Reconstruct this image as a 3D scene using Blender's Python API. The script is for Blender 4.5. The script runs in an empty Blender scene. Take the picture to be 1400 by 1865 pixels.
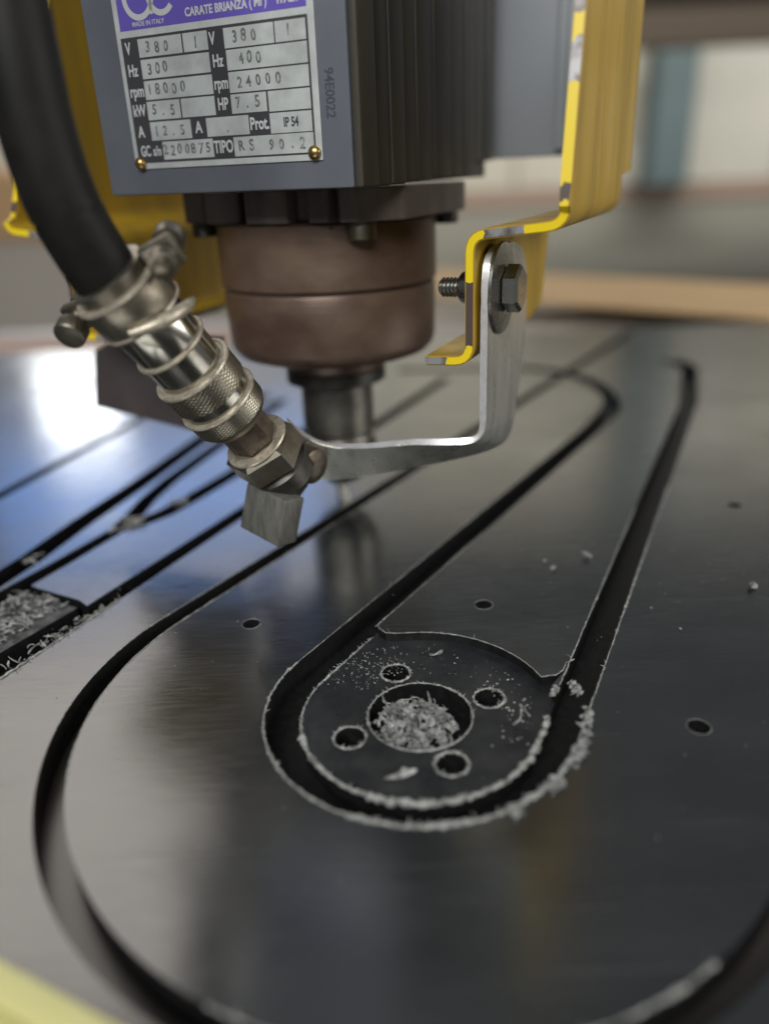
import bpy, bmesh, math, random
from mathutils import Vector, Matrix
random.seed(7)
sc = bpy.context.scene
COL = sc.collection
R = math.radians

# ------------------------------------------------------------------ camera
def set_camera():
    cd = bpy.data.cameras.new('camera'); co = bpy.data.objects.new('camera', cd); COL.objects.link(co)
    p, r = R(23.7), R(-2.4)
    f = Vector((0, math.cos(p), -math.sin(p))); rt = Vector((1, 0, 0)); up = rt.cross(f)
    X = math.cos(r)*rt + math.sin(r)*up; Y = -math.sin(r)*rt + math.cos(r)*up
    m = Matrix((X, Y, -f)).transposed().to_4x4(); m.translation = Vector((0, 0, .18))
    co.matrix_world = m
    cd.sensor_fit = 'VERTICAL'; cd.sensor_height = 24; cd.sensor_width = 18
    cd.lens = 1400/1865*24
    cd.clip_start = .01; cd.clip_end = 100
    cd.dof.use_dof = True; cd.dof.focus_distance = .312; cd.dof.aperture_fstop = 1.75
    sc.camera = co
set_camera()

# ------------------------------------------------------------------ world and lamps
w = bpy.data.worlds.new('World'); sc.world = w; w.use_nodes = True
bg = w.node_tree.nodes['Background']; bg.inputs['Color'].default_value = (.94, .97, 1.0, 1); bg.inputs['Strength'].default_value = .10

def area(name, loc, target, sx, sy, power, col):
    d = bpy.data.lights.new(name, 'AREA'); d.shape = 'RECTANGLE'; d.size = sx; d.size_y = sy; d.energy = power; d.color = col
    o = bpy.data.objects.new(name, d); COL.objects.link(o); o.location = loc
    o.rotation_euler = (Vector(target)-Vector(loc)).to_track_quat('-Z', 'Y').to_euler()
    return o
def polar(az, el, dist, base=(0, .3, 0)):
    a, e = R(az), R(el)
    return (base[0]+dist*math.cos(e)*math.sin(a), base[1]+dist*math.cos(e)*math.cos(a), base[2]+dist*math.sin(e))
area('ceiling_lamp', (-.7, -2.1, 1.95), (0, .35, .1), 2.4, 1.2, 99, (1.0, .985, .96))
area('side_fill', (2.6, -.2, 1.1), (.1, .4, .1), 1.8, 1.4, 40, (1.0, .97, .92))  # soft fill added for faces turned right; stands in for hall light
area('skylight', polar(-24, 41, 4.0, (-.05, .25, 0)), (-.05, .25, 0), 2.6, 2.0, 24, (1.0, .92, .83))
area('roof_window', polar(-17, 21.5, 5.0, (-.15, .6, 0)), (-.15, .6, 0), 2.3, .80, 12, (.10, .35, 1.0))
area('hall_lamp', polar(-22.5, 13.8, 5.0, (-.2, .7, 0)), (-.2, .7, 0), .50, .32, 7.5, (.95, .98, 1.0))
area('wall_fill', (2.0, 4.6, 3.4), (2.0, 8.0, 1.1), 10.0, .4, 300, (1.0, .97, .90))  # unseen strip added to brighten the back wall, turned away from the sheet

sc.view_settings.view_transform = 'Standard'; sc.view_settings.look = 'None'
sc.view_settings.exposure = 0.0; sc.view_settings.gamma = 1.0; sc.view_settings.use_curve_mapping = False
sc.render.engine = 'CYCLES'
sc.render.film_transparent = False
sc.cycles.max_bounces = 6; sc.cycles.diffuse_bounces = 3; sc.cycles.glossy_bounces = 4

# ------------------------------------------------------------------ materials
def nd(nt, t, **kw):
    n = nt.nodes.new(t)
    for k, v in kw.items():
        if k in n.inputs: n.inputs[k].default_value = v
        else: setattr(n, k, v)
    return n
def mat(name, col, rough=.5, metal=0., col2=None, nscale=40, ndetail=6, lo=.4, hi=.65, stretch=(1, 1, 1), rvar=0., bump=0., bscale=200, bstretch=None, spec=.5, ior=1.5,
        spots=None):
    """principled material; col/col2 mixed by a noise, roughness variation, fine bump, optional pale wear spots (colour, scale, threshold)"""
    m = bpy.data.materials.new(name); m.use_nodes = True; nt = m.node_tree; b = nt.nodes['Principled BSDF']
    b.inputs['Base Color'].default_value = (*col, 1); b.inputs['Roughness'].default_value = rough; b.inputs['Metallic'].default_value = metal
    b.inputs['Specular IOR Level'].default_value = spec; b.inputs['IOR'].default_value = ior
    tc = nd(nt, 'ShaderNodeTexCoord'); mp = nd(nt, 'ShaderNodeMapping'); mp.inputs['Scale'].default_value = stretch
    nt.links.new(tc.outputs['Object'], mp.inputs['Vector'])
    n = nd(nt, 'ShaderNodeTexNoise', Scale=nscale, Detail=ndetail, Roughness=.6); nt.links.new(mp.outputs[0], n.inputs['Vector'])
    out = None
    if col2:
        rp = nd(nt, 'ShaderNodeValToRGB'); rp.color_ramp.elements[0].position = lo; rp.color_ramp.elements[1].position = hi
        rp.color_ramp.elements[0].color = (*col, 1); rp.color_ramp.elements[1].color = (*col2, 1)
        nt.links.new(n.outputs['Fac'], rp.inputs['Fac']); out = rp.outputs['Color']
    if spots:
        sn = nd(nt, 'ShaderNodeTexNoise', Scale=spots[1], Detail=3, Roughness=.7); nt.links.new(mp.outputs[0], sn.inputs['Vector'])
        sr = nd(nt, 'ShaderNodeValToRGB'); sr.color_ramp.elements[0].position = spots[2]; sr.color_ramp.elements[1].position = min(1, spots[2]+.03)
        mx = nd(nt, 'ShaderNodeMix', data_type='RGBA'); nt.links.new(sn.outputs['Fac'], sr.inputs['Fac']); nt.links.new(sr.outputs['Color'], mx.inputs[0])
        if out: nt.links.new(out, mx.inputs[6])
        else: mx.inputs[6].default_value = (*col, 1)
        mx.inputs[7].default_value = (*spots[0], 1); out = mx.outputs[2]
    if out: nt.links.new(out, b.inputs['Base Color'])
    if rvar:
        mr = nd(nt, 'ShaderNodeMapRange'); mr.inputs[3].default_value = max(.02, rough-rvar); mr.inputs[4].default_value = rough+rvar
        mr.inputs[1].default_value = .3; mr.inputs[2].default_value = .7
        nt.links.new(n.outputs['Fac'], mr.inputs[0]); nt.links.new(mr.outputs[0], b.inputs['Roughness'])
    if bump:
        mp2 = nd(nt, 'ShaderNodeMapping'); mp2.inputs['Scale'].default_value = bstretch or stretch; nt.links.new(tc.outputs['Object'], mp2.inputs['Vector'])
        n2 = nd(nt, 'ShaderNodeTexNoise', Scale=bscale, Detail=5, Roughness=.65); nt.links.new(mp2.outputs[0], n2.inputs['Vector'])
        bp = nd(nt, 'ShaderNodeBump', Strength=bump, Distance=.0006); nt.links.new(n2.outputs['Fac'], bp.inputs['Height']); nt.links.new(bp.outputs[0], b.inputs['Normal'])
    return m

M = {}
M['sheet'] = mat('black plastic sheet', (.011, .0140, .0160), .20, spec=.75, ior=2.1, col2=(.020, .0235, .0260), nscale=14, stretch=(1, 3, 1), bump=.08, bscale=60, bstretch=(1.5, 9, 1), spots=((.12, .125, .13), 700, .765))
def scuff(m):
    """fine handling lines, smears and a few longer scratches in roughness and colour of the sheet"""
    nt = m.node_tree; b = nt.nodes['Principled BSDF']; tc = nd(nt, 'ShaderNodeTexCoord')
    def noise(sc_, st, rot, det=3):
        mp = nd(nt, 'ShaderNodeMapping'); mp.inputs['Scale'].default_value = st; mp.inputs['Rotation'].default_value = (0, 0, R(rot)); nt.links.new(tc.outputs['Object'], mp.inputs['Vector'])
        n = nd(nt, 'ShaderNodeTexNoise', Scale=sc_, Detail=det, Roughness=.6); nt.links.new(mp.outputs[0], n.inputs['Vector']); return n.outputs['Fac']
    def rng_(x, a, c, lo, hi):
        k = nd(nt, 'ShaderNodeMapRange'); nt.links.new(x, k.inputs[0])
        for i_, v in enumerate((a, c, lo, hi)): k.inputs[i_+1].default_value = v
        return k.outputs[0]
    def mth(op, a, c):
        k = nd(nt, 'ShaderNodeMath', operation=op)
        for i_, x in enumerate((a, c)):
            if isinstance(x, (int, float)): k.inputs[i_].default_value = x
            else: nt.links.new(x, k.inputs[i_])
        return k.outputs[0]
    fine = rng_(noise(70, (1, 14, 1), 4), .35, .7, -.03, .05)
    smear = rng_(noise(9, (1, 1.6, 1), 20, 5), .35, .7, -.02, .06)
    sm2 = rng_(noise(5, (1, 60, 1), -3, 2), .66, .70, 0, .10)
    nt.links.new(mth('ADD', mth('ADD', mth('ADD', fine, smear), sm2), .180), b.inputs['Roughness'])
    scr = mth('ADD', rng_(noise(7, (1, 110, 1), 7, 2), .70, .72, 0, .5), rng_(noise(6, (1, 130, 1), -38, 2), .715, .73, 0, .45))
    old = b.inputs['Base Color'].links[0].from_socket
    mx = nd(nt, 'ShaderNodeMix', data_type='RGBA'); nt.links.new(scr, mx.inputs[0]); nt.links.new(old, mx.inputs[6]); mx.inputs[7].default_value = (.075, .078, .082, 1); nt.links.new(mx.outputs[2], b.inputs['Base Color'])
scuff(M['sheet'])
M['wall_cut'] = mat('milled plastic wall', (.006, .006, .007), .45, spec=.35, col2=(.012, .012, .012), nscale=300, bump=.4, bscale=900, bstretch=(1, 1, .15))
M['recess'] = mat('milled recess floor', (.016, .018, .021), .30, col2=(.035, .037, .038), nscale=60, lo=.45, hi=.75, rvar=.08, bump=.25, bscale=350, spots=((.28, .29, .29), 600, .735))
M['burr'] = mat('torn plastic burr', (.14, .145, .14), .5, col2=(.40, .41, .39), nscale=420, lo=.38, hi=.66)
M['chip'] = mat('plastic chips', (.10, .103, .10), .42, col2=(.40, .405, .39), nscale=220, lo=.38, hi=.66)
M['scrap'] = mat('rough milled offcut', (.025, .026, .028), .6, col2=(.12, .12, .12), nscale=160, lo=.42, hi=.66, bump=1.0, bscale=260)
M['spoil'] = mat('coated spoilboard', (.050, .042, .034), .32, spec=.75, ior=1.8, col2=(.035, .030, .025), nscale=120)
M['cover'] = mat('blue grey paint', (.112, .127, .152), .42, col2=(.130, .146, .170), nscale=25, rvar=.05, bump=.06, bscale=500, spots=((.30, .31, .32), 260, .765))
M['fin'] = mat('dark dirty casting', (.036, .035, .030), .5, col2=(.062, .056, .038), nscale=22, stretch=(1, 1, .35), rvar=.1, bump=.3, bscale=300, spots=((.22, .20, .14), 75, .715))
M['flange'] = mat('brown stained casting', (.085, .068, .060), .5, col2=(.16, .135, .118), nscale=45, stretch=(1, 1, .4), rvar=.1, bump=.35, bscale=350, spots=((.20, .18, .16), 200, .73))
M['nose'] = mat('bronze brown nose', (.105, .064, .049), .34, metal=.28, col2=(.24, .170, .120), nscale=15, ndetail=8, lo=.40, hi=.76, stretch=(1, 1, 1.6), rvar=.10, bump=.25, bscale=110, bstretch=(.10, .10, 8), spots=((.05, .034, .028), 45, .71))
M['steel'] = mat('brushed steel', (.60, .60, .55), .30, metal=.80, col2=(.70, .70, .65), nscale=60, stretch=(3, 3, .5), rvar=.07, bump=.12, bscale=160, bstretch=(2, 2, .4))
M['edge'] = mat('bright cut steel edge', (.72, .72, .74), .38, metal=.6, col2=(.60, .60, .61), nscale=300)
M['chrome'] = mat('dark chrome', (.50, .49, .44), .17, metal=1., col2=(.30, .285, .24), nscale=60, rvar=.05)
M['bolt'] = mat('zinc bolt', (.46, .46, .43), .25, metal=1., col2=(.36, .35, .31), nscale=200, rvar=.06)
M['nickel'] = mat('dull nickel', (.34, .315, .255), .36, metal=.95, col2=(.16, .14, .105), nscale=70, rvar=.1)
M['pale_rim'] = mat('pale rim metal', (.56, .515, .42), .40, metal=.6, col2=(.34, .30, .235), nscale=350)  # paler metal for rings, clamp rims, tongue and nut face
M['rusty'] = mat('stained fitting', (.23, .195, .155), .38, metal=.8, col2=(.13, .10, .075), nscale=150, lo=.42, hi=.6)
M['block'] = mat('sintered grey block', (.15, .15, .135), .5, metal=.3, col2=(.095, .095, .085), nscale=120, stretch=(3, 3, .5), bump=.2, bscale=400)
M['dark'] = mat('oily dark steel', (.05, .05, .045), .38, metal=.7, col2=(.10, .095, .085), nscale=120)
M['brass'] = mat('brass rivet', (.55, .40, .16), .30, metal=1., col2=(.36, .26, .10), nscale=500)
M['rubber'] = mat('black rubber hose', (.005, .005, .0045), .55, spec=.22, col2=(.010, .0095, .008), nscale=90, bump=.15, bscale=800, rvar=.08)
M['flap'] = mat('dark rubber flap', (.045, .037, .037), .55, col2=(.06, .05, .048), nscale=40)
M['yellow'] = mat('yellow paint', (.44, .275, .018), .42, col2=(.22, .150, .032), nscale=34, stretch=(1, 1, .18), lo=.45, hi=.78, rvar=.14, bump=.14, bscale=180, spots=((.085, .068, .04), 100, .70))
def chipped():
    """yellow edge paint worn through to steel along three stretches, plus small random nicks"""
    m = mat('chipped yellow edge', (.80, .60, .012), .35); nt = m.node_tree; b = nt.nodes['Principled BSDF']
    tc = nd(nt, 'ShaderNodeTexCoord'); sp = nd(nt, 'ShaderNodeSeparateXYZ'); nt.links.new(tc.outputs['Object'], sp.inputs[0])
    n = nd(nt, 'ShaderNodeTexNoise', Scale=170, Detail=4, Roughness=.6); nt.links.new(tc.outputs['Object'], n.inputs['Vector'])
    def mth(op, a, c=None):
        k = nd(nt, 'ShaderNodeMath', operation=op)
        for i_, x in enumerate((a, c)):
            if x is None: continue
            if isinstance(x, (int, float)): k.inputs[i_].default_value = x
            else: nt.links.new(x, k.inputs[i_])
        return k.outputs[0]
    au = mth('ABSOLUTE', sp.outputs['X']); nz = mth('MULTIPLY', mth('SUBTRACT', n.outputs['Fac'], .5), .009)
    def stretch(c0, half, coord, u0, u1):      # 1 inside the worn stretch
        d = mth('SUBTRACT', mth('ABSOLUTE', mth('SUBTRACT', coord, c0)), half)
        return mth('MULTIPLY', mth('LESS_THAN', mth('ADD', d, nz), 0.), mth('MULTIPLY', mth('GREATER_THAN', au, u0), mth('LESS_THAN', au, u1)))
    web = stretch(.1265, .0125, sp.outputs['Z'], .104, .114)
    top = stretch(.1225, .0075, au, .1145, .135); tip = stretch(.0925, .0062, au, .08, .102)
    hi1 = stretch(.2135, .0065, sp.outputs['Z'], .14, .16); hi2 = stretch(.2300, .0020, sp.outputs['Z'], .14, .16); hi3 = stretch(.1715, .0030, sp.outputs['Z'], .14, .16)
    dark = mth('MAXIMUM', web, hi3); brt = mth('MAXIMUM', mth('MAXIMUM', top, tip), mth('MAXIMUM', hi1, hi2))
    n2 = nd(nt, 'ShaderNodeTexNoise', Scale=130, Detail=3); nt.links.new(tc.outputs['Object'], n2.inputs['Vector'])
    r2 = nd(nt, 'ShaderNodeValToRGB'); r2.color_ramp.elements[0].color = (.13, .115, .11, 1); r2.color_ramp.elements[1].color = (.33, .33, .335, 1)
    r2.color_ramp.elements[0].position = .40; r2.color_ramp.elements[1].position = .58; nt.links.new(n2.outputs['Fac'], r2.inputs['Fac'])
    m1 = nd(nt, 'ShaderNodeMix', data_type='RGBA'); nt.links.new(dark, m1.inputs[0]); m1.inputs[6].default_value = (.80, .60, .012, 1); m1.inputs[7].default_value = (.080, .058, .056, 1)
    m2 = nd(nt, 'ShaderNodeMix', data_type='RGBA'); nt.links.new(brt, m2.inputs[0]); nt.links.new(m1.outputs[2], m2.inputs[6]); nt.links.new(r2.outputs['Color'], m2.inputs[7])
    nt.links.new(m2.outputs[2], b.inputs['Base Color']); nt.links.new(mth('MULTIPLY', brt, .35), b.inputs['Metallic'])
    return m
M['chipped'] = chipped()
M['silver'] = mat('anodised name plate', (.58, .62, .615), .40, metal=.25, col2=(.46, .49, .485), nscale=60)
M['cell'] = mat('blank plate field', (.53, .57, .565), .42, metal=.2, col2=(.40, .43, .425), nscale=70)
M['panelblack'] = mat('printed dark panel', (.042, .043, .050), .45)
M['purple'] = mat('printed purple band', (.12, .085, .42), .42)
M['white_ink'] = mat('printed silver lettering', (.50, .53, .53), .45)
M['stamp'] = mat('stamped grey digits', (.11, .125, .12), .5, col2=(.36, .39, .385), nscale=380, lo=.50, hi=.70)
M['stamp_cover'] = mat('dark stamped digits', (.050, .055, .070), .5)
M['plate_blue'] = mat('light blue grey sheet', (.30, .325, .35), .4, col2=(.34, .36, .375), nscale=6)
M['cream'] = mat('cream wall paint', (.66, .63, .535), .7, col2=(.58, .55, .47), nscale=.7)
M['cream2'] = mat('pale wall paint', (.60, .59, .53), .7, col2=(.66, .64, .57), nscale=.9)
M['dado'] = mat('grey green dado paint', (.34, .33, .28), .7, col2=(.31, .31, .27), nscale=.8)
M['pinkish'] = mat('dusty rose skirting rail', (.40, .29, .23), .7)
M['floor'] = mat('grey workshop floor', (.30, .28, .25), .6, col2=(.24, .23, .21), nscale=1.2)
M['teal'] = mat('teal painted steel', (.125, .175, .185), .6)
M['beam'] = mat('dark brown beam', (.085, .064, .046), .6)
M['wood'] = mat('chipboard', (.60, .405, .205), .6, col2=(.54, .365, .19), nscale=8)
M['bed'] = mat('machine bed', (.50, .46, .41), .5, col2=(.42, .39, .35), nscale=10)
M['orange'] = mat('orange cabinet paint', (.66, .42, .22), .5)
M['base'] = mat('grey beige plinth', (.52, .48, .43), .6)
M['collet'] = mat('oily collet steel', (.13, .125, .11), .33, metal=.85, col2=(.22, .21, .18), nscale=60, rvar=.08, bump=.1, bscale=200, bstretch=(.2, .2, 6))
M['bar'] = mat('pale yellow bar', (.62, .60, .27), .5, col2=(.55, .52, .22), nscale=20)

# ------------------------------------------------------------------ helpers
def link(name, me, parent=None, loc=None):
    o = bpy.data.objects.new(name, me); COL.objects.link(o)
    if parent: o.parent = parent
    if loc: o.location = loc
    return o
def tag(o, label=None, cat=None, group=None, kind=None):
    if label: o['label'] = label
    if cat: o['category'] = cat
    if group: o['group'] = group
    if kind: o['kind'] = kind
    return o
def empty(name, loc=(0, 0, 0), rz=0):
    o = bpy.data.objects.new(name, None); o.empty_display_size = .02; COL.objects.link(o); o.location = loc; o.rotation_euler = (0, 0, rz); return o
def fin(name, bm, m, parent=None, smooth=None):
    """bmesh -> object; m is one material or a list; smooth = auto smooth angle in degrees"""
    bmesh.ops.remove_doubles(bm, verts=bm.verts, dist=1e-7)
    bmesh.ops.recalc_face_normals(bm, faces=bm.faces)
    if smooth:
        for f in bm.faces: f.smooth = True
        for e in bm.edges:
            if len(e.link_faces) == 2 and e.calc_face_angle(0) > R(smooth): e.smooth = False
    me = bpy.data.meshes.new(name); bm.to_mesh(me); bm.free()
    for x in (m if isinstance(m, (list, tuple)) else [m]): me.materials.append(M[x])
    return link(name, me, parent)
def box(bm, x0, x1, y0, y1, z0, z1, bev=0, mi=0):
    r = bmesh.ops.create_cube(bm, size=1, matrix=Matrix.Translation(((x0+x1)/2, (y0+y1)/2, (z0+z1)/2)) @ Matrix.Diagonal((x1-x0, y1-y0, z1-z0, 1)))
    if bev:
        es = list({e for v in r['verts'] for e in v.link_edges})
        bmesh.ops.bevel(bm, geom=es, offset=bev, segments=2, affect='EDGES', profile=.5)
    return r
def prism(bm, pts, z0, z1, mi=0):
    """extruded polygon in plan"""
    a = [bm.verts.new((p[0], p[1], z0)) for p in pts]; b = [bm.verts.new((p[0], p[1], z1)) for p in pts]
    n = len(pts); bm.faces.new(a[::-1]); bm.faces.new(b)
    for i in range(n): bm.faces.new((a[i], a[(i+1) % n], b[(i+1) % n], b[i]))
def frame(o, d, ref=(0, 0, 1)):
    z = Vector(d).normalized(); x = Vector(ref).cross(z)
    if x.length < 1e-4: x = Vector((1, 0, 0)).cross(z)
    x.normalize(); y = z.cross(x); m = Matrix((x, y, z)).transposed().to_4x4(); m.translation = Vector(o); return m
def lathe(bm, prof, mx=None, n=48, jitter=0, mi=0):
    """profile [(r, h)] about +Z, capped, placed by mx"""
    mx = mx or Matrix(); rings = []
    for r, h in prof: rings.append([bm.verts.new(mx @ Vector((r*math.cos(2*math.pi*i/n), r*math.sin(2*math.pi*i/n), h))) for i in range(n)])
    fs = []
    for a, b in zip(rings, rings[1:]):
        for i in range(n): fs.append(bm.faces.new((a[i], a[(i+1) % n], b[(i+1) % n], b[i])))
    fs.append(bm.faces.new(rings[0][::-1])); fs.append(bm.faces.new(rings[-1]))
    for f in fs: f.material_index = mi
    return fs
def tube(bm, pts, rad, n=10, cap=True):
    pts = [Vector(p) for p in pts]; rings = []
    for i, p in enumerate(pts):
        t = (pts[min(i+1, len(pts)-1)]-pts[max(i-1, 0)]).normalized(); m = frame(p, t, (0, 0, 1) if abs(t.z) < .95 else (0, 1, 0))
        r = rad[i] if isinstance(rad, (list, tuple)) else rad
        rings.append([bm.verts.new(m @ Vector((r*math.cos(2*math.pi*k/n), r*math.sin(2*math.pi*k/n), 0))) for k in range(n)])
    for a, b in zip(rings, rings[1:]):
        for k in range(n): bm.faces.new((a[k], a[(k+1) % n], b[(k+1) % n], b[k]))
    if cap: bm.faces.new(rings[0][::-1]); bm.faces.new(rings[-1])
def catmull(P, k=8):
    P = [Vector(p) for p in P]; out = []
    for i in range(len(P)-1):
        p0, p1, p2, p3 = P[max(i-1, 0)], P[i], P[i+1], P[min(i+2, len(P)-1)]
        for j in range(k):
            t = j/k; out.append(.5*((2*p1)+(p2-p0)*t+(2*p0-5*p1+4*p2-p3)*t*t+(3*p1-p0-3*p2+p3)*t**3))
    out.append(P[-1]); return out
def text(body, size, m, parent, u, z, v, sx=1., rot=0, bold=0, align='CENTER', name='lettering', th=.00008):
    c = bpy.data.curves.new('t', 'FONT'); c.body = body; c.size = size; c.align_x = align; c.align_y = 'CENTER'; c.offset = bold; c.extrude = th; c.resolution_u = 3
    t = bpy.data.objects.new('t', c); COL.objects.link(t); bpy.context.view_layer.update()
    me = bpy.data.meshes.new_from_object(t.evaluated_get(bpy.context.evaluated_depsgraph_get())); bpy.data.objects.remove(t); bpy.data.curves.remove(c)
    A = Matrix(((1, 0, 0, u), (0, 0, -1, v), (0, 1, 0, z), (0, 0, 0, 1)))
    me.transform(A @ Matrix.Rotation(rot, 4, 'Z') @ Matrix.Diagonal((sx, 1, 1, 1))); me.materials.clear(); me.materials.append(M[m]); me.name = name
    return link(name, me, parent)

# ================================================================== the setting
def plane_box(name, m, x0, x1, y0, y1, z0, z1, kind='structure', bev=0):
    bm = bmesh.new(); box(bm, x0, x1, y0, y1, z0, z1, bev); o = fin(name, bm, m); tag(o, kind=kind); return o
plane_box('floor', 'floor', -14, 14, -3, 8, -1.05, -.95)
wall = plane_box('back_wall', 'cream', -14, 14, 8.06, 8.3, -.95, 3.45)
for i in range(14):      # wall boards with shadow gaps
    x0 = -8.6+i*1.25
    if 2.3 < x0+.6 < 2.4: continue
    bm = bmesh.new(); box(bm, x0, x0+1.22, 8.0, 8.055, .0, 3.4, .01); fin('wall_board', bm, 'cream' if i % 3 else 'cream2', wall)
bm = bmesh.new(); box(bm, -9, 9.5, 7.97, 8.055, -.95, -.16, .005); fin('dado', bm, 'dado', wall)
bm = bmesh.new(); box(bm, -9, 9.5, 7.94, 8.05, -.155, -.01, .01); fin('dado_rail', bm, 'pinkish', wall)
def ibeam(name, loc, h, wd, m, axis='z', L=1.):
    bm = bmesh.new(); t = wd*.14
    if axis == 'z':
        box(bm, -wd/2, wd/2, -wd/2, -wd/2+t, 0, h); box(bm, -wd/2, wd/2, wd/2-t, wd/2, 0, h); box(bm, -t/2, t/2, -wd/2+t, wd/2-t, 0, h)
        box(bm, -wd*.8, wd*.8, -wd*.8, wd*.8, -.02, -.0005)
    else:
        box(bm, -L/2, L/2, -wd/2, wd/2, 0, t); box(bm, -L/2, L/2, -wd/2, wd/2, h-t, h); box(bm, -L/2, L/2, -t/2, t/2, t, h-t)
    o = fin(name, bm, m); o.location = loc; return o
tag(ibeam('steel_post', (2.70, 7.74, .02), 3.4, .34, 'teal'), 'teal painted steel post fixed upright to the cream wall', 'post')
b = ibeam('roof_beam', (3.0, 6.2, .915), .40, .22, 'beam', 'x', 3.7); tag(b, 'dark brown beam crossing the top right background', 'beam')
bm = bmesh.new(); box(bm, 2.02, 2.32, 7.72, 7.995, .58, 1.0, .02); box(bm, 2.05, 2.29, 7.69, 7.719, .61, .97, .01)
tag(fin('wall_cabinet', bm, 'orange'), 'small orange cabinet blurred beside the teal post', 'cabinet')
cab = empty('storage_cabinet', (-2.5, 4.75, -.95)); tag(cab, 'orange cabinet on a grey plinth blurred at the left', 'cabinet')
bm = bmesh.new(); box(bm, -.9, .9, -.35, .35, .88, 1.24, .02); fin('cabinet_body', bm, 'orange', cab)
for x0 in (-.86, .02):
    bm = bmesh.new(); box(bm, x0, x0+.84, -.38, -.351, .91, 1.21, .008); fin('door', bm, 'orange', cab)
bm = bmesh.new(); box(bm, -.88, .88, -.33, .33, 0, .879, .01); fin('plinth', bm, 'base', cab)

# machine bed, spoilboard
plane_box('machine_bed', 'bed', -.9, 1.1, -.3, 1.25, -.06, -.0262, bev=.003)
plane_box('spoilboard', 'spoil', -.75, .8, -.2, .935, -.026, -.0123)
bm = bmesh.new(); box(bm, -.75, .75, -.14, .14, 0, .005, .001); wb_ = [bm]
wb = fin('wood_board', wb_[0], 'wood'); wb.location = (.40, 1.175, .0006); wb.rotation_euler = (0, 0, R(-39.6)); tag(wb, 'tan chipboard lying askew behind the black sheet', 'board')
bm = bmesh.new(); box(bm, -.95, -.12, .98, 1.05, -.0258, .0, .002)
tag(fin('timber_batten', bm, 'pinkish'), 'reddish brown batten along the far left edge of bed', 'batten')

# ================================================================== the black plastic sheet
C = Vector((.010, .2305)); T = .012
nL = Vector((.837, -.547)).normalized(); dL = Vector((.547, .837)).normalized()      # left slot direction
mR = Vector((.897, -.442)).normalized(); dR = Vector((.442, .897)).normalized()      # right slot direction
def cpt(r, a): return Vector((C.x+r*math.cos(a), C.y+r*math.sin(a)))
aL = math.atan2(-nL.y, -nL.x); aR = math.atan2(mR.y, mR.x)          # tangent directions seen from the centre
def teardrop_arc(r, n=56):       # from left tangent point round the bottom to the right tangent point
    a0, a1 = aL, aR+2*math.pi if aR < aL else aR
    return [cpt(r, a0+(a1-a0)*i/n) for i in range(n+1)]
def V2(*p): return [Vector((x/1000, y/1000)) for x, y in p]
def left_line(r, s): return C-nL*r+dL*s
def right_line(r, s): return C+mR*r+dR*s
# curl at the far end of the left slot and the hook at the far end of the right slot
cur_out = [Vector((p.x, p.y)) for p in catmull([(q.x, q.y, 0) for q in V2((170, 585), (186, 622), (189, 662), (180, 697), (158, 727), (128, 742), (80, 750), (20, 752))], 6)]
cur_in = [Vector((p.x, p.y)) for p in catmull([(q.x, q.y, 0) for q in V2((20, 766), (82, 764), (136, 756), (169, 738), (193, 705), (202, 662), (198, 612), (184, 578))], 6)]
slot = cur_out[::-1] + [left_line(57, 0)*0 + left_line(.0572, .35-.05*i) for i in range(8)] + teardrop_arc(.0572) + [right_line(.0572, .05*i) for i in range(1, 10)]
hook = V2((304, 722), (303, 752), (284, 756), (276, 744), (284, 738), (288, 720))
slot += hook + [right_line(.044, .43-.05*i) for i in range(9)] + teardrop_arc(.044)[::-1] + [left_line(.044, .05*i) for i in range(1, 8)] + cur_in[::-1]
grv = [left_line(.1325, .72-.04*i) for i in range(18)] + teardrop_arc(.1325, 90) + [right_line(.1325, .05*i) for i in range(1, 13)]
grv += [right_line(.1232, .6-.05*i) for i in range(12)] + teardrop_arc(.1232, 90)[::-1] + [left_line(.1232, .04*i) for i in range(1, 19)]
def band(pts, wd):
    pts = [Vector(p) for p in pts]; a, b = [], []
    for i, p in enumerate(pts):
        t = (pts[min(i+1, len(pts)-1)]-pts[max(i-1, 0)]).normalized(); n = Vector((-t.y, t.x)); a.append(p+n*wd/2); b.append(p-n*wd/2)
    return a+b[::-1]
def mline(m, y): return Vector(((m+.442*y)/.897, y))
g2 = [mline(-.266, .16), mline(-.266, .72), mline(-.2555, .72), mline(-.2555, .16)]
pocket = V2((-142, 316), (-147, 321), (-160, 328), (-171, 334), (-177, 338), (-184, 330), (-250, 200), (-245, 150)) + [mline(-.262, .16), mline(-.262, .312)]
lc = band([mline(-.3135, .20), mline(-.3125, .36), Vector((-.151, .404))], .0100)
lc2 = band(V2((-152, 401), (-149, 420), (-147, 445), (-141, 477), (-128, 524), (-100, 620), (-86, 668)), .0115)
lc3 = band(V2((-153, 404), (-141, 411), (-131, 422), (-119, 445), (-97, 492), (-60, 570), (-20, 655)), .0125)
lb = band(V2((-245, 200), (-200, 335), (-189, 367), (-177, 415), (-160, 473), (-136, 567), (-105, 690)), .0145)
la = band(V2((-330, 190), (-247, 462), (-232, 516), (-201, 624), (-175, 715)), .009)
recess = V2((-9, 293), (-5.2, 288), (-4.2, 284.5), (-1.5, 281.2), (3, 280.3)) + [cpt(.050, R(96-96*i/16*.82)) for i in range(1, 17)] + V2((60.2, 245.8), (63.8, 246.2), (67, 249), (69.5, 254), (73, 256)) + [cpt(.051, R(20-10*i)) for i in range(24)][1:]
def circ(c, r, n=40): return [Vector((c[0]+r*math.cos(2*math.pi*i/n), c[1]+r*math.sin(2*math.pi*i/n))) for i in range(n)]
drill_at = V2((-61, 293), (43, 301), (106, 213), (199, 399))
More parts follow.
